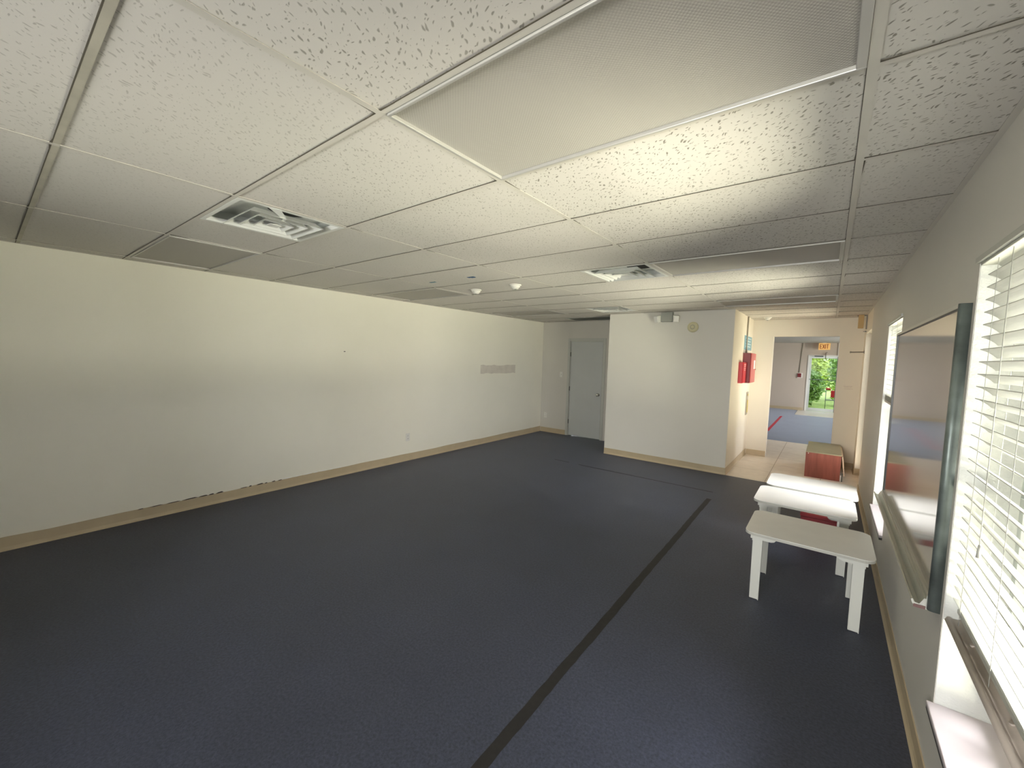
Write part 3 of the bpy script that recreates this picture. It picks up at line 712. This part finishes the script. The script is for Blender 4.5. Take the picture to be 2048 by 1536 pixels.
# ------------------------------------------------------------ wall fittings
def outlet(face, pos, label):
    t = thing('wall_outlet', label, 'outlet', pos, 'white wall outlets')
    x, y, z = pos
    def B(mb, u0, u1, d0, d1, z0, z1, m, bev=0):
        if face == 'left': mb.box(x+d0, x+d1, y+u0, y+u1, z+z0, z+z1, m, bev)
        else: mb.box(x+u0, x+u1, y-d1, y-d0, z+z0, z+z1, m, bev)
    mb = MB(); B(mb, -.036, .036, 0, .006, -.058, .058, 'plastic', .002); mb.build('cover_plate', t)
    for zz in (-.022, .022):
        mb = MB(); B(mb, -.017, .017, .006, .009, zz-.015, zz+.015, 'plastic', .001); B(mb, -.009, -.006, .009, .0095, zz-.006, zz+.007, 'hinge'); B(mb, .006, .009, .009, .0095, zz-.006, zz+.007, 'hinge'); mb.build('socket', t)
outlet('left', (XL, 3.985, 0.362), 'white outlet on the long left wall')
outlet('back', (-4.88, YB, 0.372), 'white outlet low on the back wall beside the corner')
t = thing('light_switch', 'white light switch on the back wall left of the grey door', 'switch', (-4.516, YB, 1.286))
mb = MB(); mb.box(-4.552, -4.48, YB-.006, YB, 1.228, 1.344, 'plastic', .002); mb.build('cover_plate', t)
mb = MB(); mb.box(-4.521, -4.511, YB-.016, YB-.006, 1.275, 1.297, 'plastic', .001); mb.build('toggle', t)

# emergency light on the closet wall
t = thing('emergency_light', 'grey twin-head emergency light at the top of the closet wall', 'emergency light', (-2.04, YC, 2.3))
mb = MB(); mb.box(-2.13, -1.955, YC-.075, YC, 2.245, 2.392, 'plastic_grey', .006); mb.build('battery_box', t)
for cx, rot in ((-2.185, -0.5), (-1.905, 0.5)):
    mb = MB(); Mx = Matrix.Translation((cx, YC-.065, 2.29)) @ Matrix.Rotation(rot, 4, 'Z') @ Matrix.Rotation(0.25, 4, 'X')
    mb.box(-.042, .042, -.03, .05, -.052, .052, 'plastic', .006, Mx); mb.tube((cx, YC-.05, 2.30), (-2.04+(.08 if cx > -2.04 else -.08), YC-.04, 2.32), .012, 'plastic', 8)
    h = mb.build('lamp_head', t)
    mb = MB(); mb.box(-.034, .034, -.036, -.028, -.044, .044, 'clear', .003, Mx); mb.build('lamp_lens', h)
t = thing('alarm_sounder', 'round cream alarm sounder on the closet wall', 'alarm', (-1.665, YC, 2.16))
mb = MB(); mb.lathe([(.078, 0), (.078, .02), (.070, .032), (.050, .036)], (-1.665, YC, 2.16), 'y', 'plastic_cream', 32, -1); mb.build('sounder_body', t)
mb = MB(); mb.lathe([(.042, .034), (.042, .0365), (.034, .037), (.033, .034), (.03, .034), (.026, .042), (.01, .046)], (-1.665, YC, 2.16), 'y', 'plastic_cream', 28, -1); mb.build('sounder_dome', t)
mb = MB(); mb.lathe([(.044, .0355), (.033, .0368)], (-1.665, YC, 2.16), 'y', 'plastic_grey', 28, -1); mb.build('sounder_groove', t)

# fire alarm panels on the corridor wall
t = thing('fire_alarm_cabinet', 'large dark red fire alarm cabinet on the corridor wall', 'alarm panel', (XC2, 7.8, 1.56))
mb = MB(); mb.box(XC2, -1.0, 7.56, 8.05, 1.322, 1.805, 'darkred', .004); mb.build('cabinet_box', t)
mb = MB(); mb.box(-1.0, -.988, 7.565, 8.045, 1.327, 1.80, 'pinkred', .003); d = mb.build('cabinet_door', t)
mb = MB(); mb.box(-.988, -.986, 7.84, 7.97, 1.55, 1.69, 'paper'); mb.build('label_window', d)
mb = MB(); mb.tube((-.988, 8.02, 1.54), (-.975, 8.02, 1.54), .01, 'chrome', 10); mb.build('lock', d)
t = thing('fire_alarm_box', 'small bright red alarm box in front of the dark red cabinet', 'alarm box', (XC2, 7.35, 1.49))
mb = MB(); mb.box(XC2, -1.052, 7.22, 7.47, 1.328, 1.653, 'red', .003); mb.build('box_body', t)
mb = MB(); mb.box(-1.052, -1.042, 7.225, 7.465, 1.333, 1.648, 'red', .003); d = mb.build('box_door', t)
mb = MB()
for z, l in ((1.62, .16), (1.592, .14), (1.562, .16), (1.535, .12)): mb.box(-1.042, -1.0405, 7.345-l/2, 7.345+l/2, z-.009, z+.004, 'letters')
mb.build('printed_lines', d)
t = thing('wall_poster', 'blue printed notice high on the corridor wall', 'poster', (XC2, 7.95, 1.97))
mb = MB(); mb.box(XC2, XC2+.004, 7.60, 8.36, 1.86, 2.09, 'poster'); mb.build('poster_sheet', t)
mb = MB()
for i in range(4):
    mb.box(XC2+.004, XC2+.005, 7.72, 8.28-.05*(i % 2), 2.045-.045*i, 2.058-.045*i, 'poster2')
mb.build('poster_lines', t)
mb = MB(); mb.tube((XC2+.012, 7.78, H), (XC2+.012, 7.78, 1.805), .011, 'conduit', 10); tag(mb.build('conduit'), 'grey conduit running from the corridor ceiling down to the red cabinet', 'conduit')
t = thing('wall_plate', 'tall narrow brass-edged plate with yellow strip below the red cabinet', 'plate', (XC2, 8.25, .94))
mb = MB(); mb.box(XC2, XC2+.012, 8.17, 8.33, .74, 1.14, 'conduit', .003); mb.build('plate_back', t)
mb = MB(); mb.box(XC2+.012, XC2+.02, 8.22, 8.30, .78, 1.0, 'brass', .003); mb.tube((XC2+.012, 8.26, 1.09), (XC2+.02, 8.26, 1.09), .02, 'brass', 12); mb.build('yellow_strip', t)

# things at the corridor end, right
mb = MB(); mb.box(.288, .352, 8.055, 8.095, 2.205, H, 'tan', .003); tag(mb.build('wooden_bracket'), 'short tan wooden strip hanging from the ceiling at corridor end', 'bracket')
t = thing('curtain_track', 'thin dark metal track around the tan strip at the corridor ceiling', 'track', (.36, 8.09, H))
mb = MB(); mb.box(.276, .425, 8.100, 8.104, H-.016, H, 'rod'); mb.build('track_top', t)
mb = MB(); mb.box(.3785, .392, 8.07, 8.099, 2.19, H-.016, 'rod'); mb.build('track_upright', t)
t = thing('metal_rod', 'thin dull metal rod sticking out level from the corridor right wall', 'rod', (XR, 8.18, 1.855))
mb = MB(); mb.tube((.232, 8.18, 1.853), (XR, 8.18, 1.857), .008, 'rod', 10); mb.build('rod_bar', t)
mb = MB(); mb.tube((.225, 8.18, 1.853), (.240, 8.18, 1.853), .014, 'rod', 10); mb.build('rod_tip', t)
mb = MB(); mb.tube((.386, 8.18, 1.857), (XR, 8.18, 1.857), .022, 'rod', 12); mb.build('rod_flange', t)
mb = MB(); mb.box(.375, XR, 8.115, 8.14, 2.155, 2.17, 'hinge'); mb.box(.355, .38, 8.12, 8.135, 2.158, 2.166, 'hinge'); tag(mb.build('wall_hook'), 'small dark hook high on the corridor right wall above the rod', 'hook')
mb = MB()
for z0, y0_, y1_ in ((1.318, .19, .30), (1.30, .2, .29), (1.275, .20, .31)): mb.box(y0_, y1_, YD-.0012, YD, z0, z0+.007, 'smudge')
mb.build('paint_smudge', bpy.data.objects['wall_corridor_end'])

# ------------------------------------------------------------ whiteboard
BY0, BY1, BZ0, BZ1 = 2.222, 4.00, 0.735, 1.882; BX = XR-.034
t = thing('whiteboard', 'large glossy whiteboard with a dark metal end and marker tray', 'whiteboard', (XR, (BY0+BY1)/2, (BZ0+BZ1)/2))
mb = MB(); mb.box(BX+.006, XR-.002, BY0+.014, BY1-.01, BZ0+.02, BZ1-.014, 'gloss'); mb.build('writing_surface', t)
mb = MB(); n = 10  # rounded near end
pr = [(XR, BY0-.004)]+[(BX+.017-.017*math.cos(math.pi*.5-a), BY0+.016-.02*math.cos(a)) for a in [math.pi*.5*i/n for i in range(n+1)]]+[(BX, BY0+.020), (XR, BY0+.020)]
mb.prism([(XR, BY0)]+[(BX+.014*(1-math.sin(a)), BY0+.014*(1-math.cos(a))) for a in [math.pi*.5*i/n for i in range(n+1)]]+[(BX, BY0+.020), (XR, BY0+.020)], 'z', BZ0-.03, BZ1, 'board_side', True)
mb.build('near_end_frame', t, label='dark green-grey metal end frame')
mb = MB(); mb.box(BX, XR, BY0+.020, BY1, BZ1-.016, BZ1, 'board_top', .002); mb.box(BX+.001, BX+.006, BY0+.02, BY1-.012, BZ1-.021, BZ1-.016, 'black_trim'); mb.build('top_frame', t)
mb = MB(); mb.box(BX, XR, BY1-.012, BY1, BZ0, BZ1-.016, 'black_trim', .001); mb.build('far_end_frame', t)
mb = MB(); pr = [(XR, .70), (.330, .70), (.318, .712), (.313, .728), (.319, .730), (.325, .718), (.338, .716), (.345, .730), (.350, .742), (.356, .742), (.357, .756), (XR, .756)]
mb.prism(pr, 'y', BY0+.021, BY1, 'tray', False); mb.build('marker_tray', t)
mb = MB(); mb.box(.322, .356, BY0+.0195, BY0+.0215, .699, .712, 'tray_cap'); mb.build('tray_end_cap', t)

# ------------------------------------------------------------ tables
def rrect(hx, hy, r, n=8):
    P = []
    for (cx, cy, a0) in ((hx-r, hy-r, 0), (-hx+r, hy-r, 90), (-hx+r, -hy+r, 180), (hx-r, -hy+r, 270)):
        for i in range(n+1):
            a = math.radians(a0+90*i/n); P.append((cx+r*math.cos(a), cy+r*math.sin(a)))
    return P
def make_table():
    t = thing('childrens_table', '', 'table', (0, 0, 0), 'three low white tables by the right wall')
    HX, HY, Z = .345, .272, .48
    mb = MB(); mb.prism(rrect(HX, HY, .065), 'z', Z-.0035, Z, 'table'); mb.prism(rrect(HX, HY, .065), 'z', Z-.020, Z-.0035, 'table_edge'); mb.build('tabletop', t)
    for sy in (-1, 1):
        for sx in (-1, 1):
            # cleat boards with a rounded inner end
            x_o = sx*(HX-.035); x_i = sx*(HX-.185); y_ = sy*(HY-.045)
            pr = [(x_o, Z-.02), (x_o, Z-.052), (x_i+sx*.03, Z-.052), (x_i+sx*.012, Z-.046), (x_i+sx*.003, Z-.035), (x_i, Z-.02)]
            mb = MB(); mb.prism(pr, 'y', y_-.011, y_+.011, 'table_paint'); mb.build('cleat', t)
    for sx in (-1, 1):
        mb = MB(); mb.box(sx*(HX-.052)-.009, sx*(HX-.052)+.009, -HY+.057, HY-.057, Z-.075, Z-.02, 'table_paint', .001); mb.build('apron', t)
    for sx in (-1, 1):
        for sy in (-1, 1):
            xc = sx*(HX-.078); yc = sy*(HY-.045)
            mb = MB(); mb.prism([(xc-.027, .006), (xc+.027, .0), (xc+.029, Z-.052), (xc-.029, Z-.052)], 'y', yc-.011, yc+.011, 'table_paint')
            lg = mb.build('leg', t)
            mb = MB(); mb.box(xc-.018, xc+.022, yc-.0115, yc+.0115, 0, .0055, 'foot'); mb.build('leg_foot', lg)
    return t
def place(o, loc, rz, label): o.location = loc; o.rotation_euler = (0, 0, rz); o['label'] = label
def copy_tree(o, parent=None):
    c = o.copy(); col.objects.link(c)
    if parent: c.parent = parent; c.matrix_parent_inverse = o.matrix_parent_inverse.copy()
    for ch in list(o.children): copy_tree(ch, c)
    return c
proto = make_table()
TB = [((-.047, 3.503, 0), .0, 'front one of the three low white tables, whole top and legs in view'),
      ((-.10, 4.315, 0), .0, 'middle one of the three low white tables, touching the far one'),
      ((-.07, 4.925, 0), .0, 'farthest low white table, nearest the tiled corridor')]
for i, (loc, rz, lb) in enumerate(TB):
    o = proto if i == 0 else copy_tree(proto)
    place(o, loc, rz, lb)
mb = MB(); mb.box(-.125, .20, 4.74, 5.08, 0, .235, 'darkred', .004); t = mb.build('storage_box'); tag(t, 'plain dark red box on the carpet under the farthest low table', 'box')
mb = MB(); mb.box(-.13, .205, 4.735, 5.085, .215, .245, 'darkred', .003); mb.build('box_lid', t)

# low cherry cabinet on the tiles
t = thing('low_cabinet', 'low reddish-brown wooden cabinet standing on the corridor tiles', 'cabinet', (.01, 7.96, 0))
cx0, cx1, cy0, cy1, ch = -.195, .212, 7.455, 8.455, .378
mb = MB(); mb.box(cx0, cx1, cy0, cy0+.018, 0.0, ch-.016, 'wood_red', .001); mb.build('front_panel', t)
mb = MB(); mb.box(cx0, cx1+.004, cy0-.004, cy1, ch-.016, ch, 'cab_top', .002); mb.build('cabinet_top', t, label='olive grey cabinet top')
mb = MB(); mb.box(cx0, cx0+.016, cy0+.018, cy1, 0, ch-.016, 'wood_red'); mb.box(cx0+.016, cx1, cy1-.016, cy1, 0, ch-.016, 'wood_red'); mb.box(cx0+.016, cx1-.02, cy0+.018, cy1-.016, .03, .045, 'dark_in'); mb.build('carcass', t)
mb = MB(); Mx = Matrix.Translation((cx1+.006, 0, ch-.02)) @ Matrix.Rotation(math.radians(-7), 4, 'Y')
mb.box(0, .014, cy0+.0, cy1-.1, -.28, 0, 'cab_edge', .001, Mx); mb.build('side_flap', t, label='tilted open side flap')
mb = MB(); mb.box(cx1+.004, cx1+.016, cy0, cy0+.02, 0, .09, 'paper'); mb.box(cx1+.020, cx1+.030, cy0, cy0+.02, 0, .12, 'hinge'); mb.build('flap_prop', t)
mb = MB(); mb.tube((cx0+.03, cy0-.003, ch-.028), (cx0+.03, cy0, ch-.028), .006, 'paper', 8); mb.build('pin', t)

# ------------------------------------------------------------ marks and tape on the floor
mb = MB(); k = mb.mi('darktape'); pv = None; N_ = 90
for i in range(N_+1):
    y = .75+(5.34-.75)*i/N_; xc = -.992-.048*(y-.75)/4.6+.0015*math.sin(i*.23)
    wl0, wr0 = .027+random.uniform(-.002, .002), .027+random.uniform(-.002, .002)
    v = (mb.bm.verts.new((xc-wl0, y, .0008)), mb.bm.verts.new((xc+wr0, y, .0008)))
    if pv: mb.bm.faces.new((pv[0], pv[1], v[1], v[0])).material_index = k
    pv = v
tag(mb.build('floor_tape'), 'long dark strip of tape residue running down the carpet', 'tape')
mb = MB(); mb.box(-2.96, -1.06, 5.642, 5.6595, 0, .0009, 'darktape2')
tag(mb.build('floor_tape'), 'thin dark reddish tape line across the carpet before the closet wall', 'tape')
mb = MB(); mb.box(-3.40, -3.14, 5.655, 5.672, 0, .0009, 'darktape2'); tag(mb.build('floor_tape'), 'short scrap of dark tape on the carpet left of the thin tape line', 'tape')
mb = MB(); mb.box(-1.14, -1.075, 11.85, 15.6, 0, .001, 'redtape'); tag(mb.build('floor_tape'), 'bright red tape line on the blue hall carpet', 'tape')

# ------------------------------------------------------------ far hall
t = thing('exit_sign', 'amber EXIT sign under the hall ceiling above the glass door', 'sign', (-.19, 17.95, H))
ex, ey = -.193, 17.95
mb = MB(); mb.box(ex-.16, ex+.16, ey-.03, ey+.03, 2.175, 2.405, 'exit', .006); mb.box(ex-.05, ex+.05, ey-.03, ey+.03, 2.405, H+.02, 'plastic'); mb.build('sign_box', t)
mb = MB(); yy = ey-.034
def bar(x0, z0, x1, z1, w_=.017):
    d = Vector((x1-x0, 0, z1-z0)); L_ = d.length; a = math.atan2(z1-z0, x1-x0)
    Mx = Matrix.Translation((x0, yy, z0)) @ Matrix.Rotation(-a, 4, 'Y')
    mb.box(-w_/2*0, L_, 0, .004, -w_/2, w_/2, 'exit_l', 0, Mx)
zb, zt = 2.215, 2.365; x = ex-.115
bar(x, zb, x, zt); bar(x, zb+.008, x+.048, zb+.008); bar(x, zt-.008, x+.048, zt-.008); bar(x, (zb+zt)/2, x+.04, (zb+zt)/2)
x = ex-.05; bar(x, zb, x+.058, zt); bar(x, zt, x+.058, zb)
x = ex+.030; bar(x, zb, x, zt)
x = ex+.085; bar(x, zb, x, zt); bar(x-.035, zt-.008, x+.035, zt-.008)
mb.build('sign_letters', t)
mb = MB(); mb.tube((-.81, FAR_Y-.012, H+.02), (-.86, FAR_Y-.012, 1.35), .014, 'conduit', 8); tag(mb.build('conduit'), 'grey conduit on the hall back wall leading down to the red alarm', 'conduit')
t = thing('alarm_strobe', 'red and white wall alarm left of the hall glass door', 'alarm', (-.83, FAR_Y, 1.25))
mb = MB(); mb.box(-.91, -.75, FAR_Y-.04, FAR_Y, 1.17, 1.345, 'paper', .004); mb.build('backplate', t)
mb = MB(); mb.box(-.90, -.79, FAR_Y-.055, FAR_Y-.04, 1.19, 1.33, 'darkred', .004); mb.build('alarm_face', t)
t = thing('pull_hook', 'small dark hook above the hall glass door', 'hook', (-.14, FAR_Y, 2.07))
mb = MB(); mb.tube((-.14, FAR_Y-.06, 2.08), (-.14, FAR_Y-.06, 1.86), .012, 'rod', 8); mb.tube((-.14, FAR_Y-.06, 2.08), (-.09, FAR_Y-.06, 2.10), .010, 'rod', 8); mb.tube((-.14, FAR_Y-.06, 2.03), (-.14, FAR_Y, 2.03), .010, 'rod', 8); mb.build('hook_arm', t)
mb = MB(); mb.box(.185, .235, FAR_Y-.03, FAR_Y, 1.99, H+.02, 'plastic', .003); tag(mb.build('cable_cover'), 'pale cable cover above the right side of the hall glass door', 'cable cover')
# red bin on a stand outside
t = thing('outdoor_stand', 'small metal stand with a red bin outside the hall glass door', 'stand', (.10, 19.0, 0))
mb = MB()
for x in (-.05, .25):
    for y in (18.86, 19.14): mb.tube((x, y, 0), (x, y, .80), .010, 'alum_dark', 8)
mb.box(-.06, .26, 18.85, 19.15, .38, .395, 'alum_dark'); mb.build('stand_frame', t)
mb = MB(); mb.box(.09, .26, 18.85, 19.0, .50, .74, 'red', .008); mb.build('red_bin', t)
mb = MB(); mb.box(-.06, .08, 18.85, 19.1, .76, .82, 'red', .008); mb.build('red_tray', t)

# outside: lawn, path, shrubs behind the hall door
mb = MB(); mb.box(-14, 14, FAR_Y+.15, 40, -.12, -.02, 'lawn'); g = mb.build('lawn_ground'); g['kind'] = 'structure'
def leaves(mb, c, R, n, m, sz=.09):
    k = mb.mi(m)
    for i in range(n):
        v = Vector((random.gauss(0, 1), random.gauss(0, 1), random.gauss(0, 1))).normalized()*random.uniform(.55, 1.0)
        p = Vector((c[0]+v.x*R[0], c[1]+v.y*R[1], max(.03, c[2]+v.z*R[2])))
        a = Vector((random.uniform(-1, 1), random.uniform(-1, 1), random.uniform(-.6, .6))).normalized(); b = a.orthogonal().normalized()
        b = (Matrix.Rotation(random.uniform(0, 6.28), 3, a) @ b); s = sz*random.uniform(.6, 1.3); nrm = a.cross(b)*s*.12
        q = [p, p+a*s*.5+b*s*.3+nrm, p+a*s*1.1, p+a*s*.5-b*s*.3+nrm]
        f = mb.bm.faces.new([mb.bm.verts.new(z) for z in q]); f.material_index = k
def shrub(x, y, h, r, m, label, n=5200, sz=.15):
    t = thing('leafy_shrub', label, 'shrub', (x, y, 0), 'shrubs outside the hall door')
    mb = MB()
    for i in range(6):
        a = i*1.05; mb.tube((x, y, -.02), (x+math.cos(a)*r*.5, y+math.sin(a)*r*.5, h*.7), .02, 'bark', 6, .006)
    mb.build('stems', t)
    mb = MB(); leaves(mb, (x, y, h*.52), (r, r, h*.5), n, m, sz); mb.build('foliage', t)
shrub(-.85, 22.0, 2.7, .8, 'leaf_y', 'tall yellow-green shrub outside the left half of the hall door')
shrub(-.75, 24.4, 4.2, 1.5, 'leaf_g', 'mid-green shrub behind the tall yellow-green one')
shrub(-.75, 20.4, 1.5, .62, 'leaf_g', 'lower green shrub right outside the hall door', 4200, .11)
shrub(.95, 26.0, 3.0, .9, 'leaf_d', 'dark green shrub at the back right of the lawn')
shrub(.6, 21.6, 1.1, .5, 'leaf_y', 'low bright shrub at right, outside the hall door', 2600, .10)
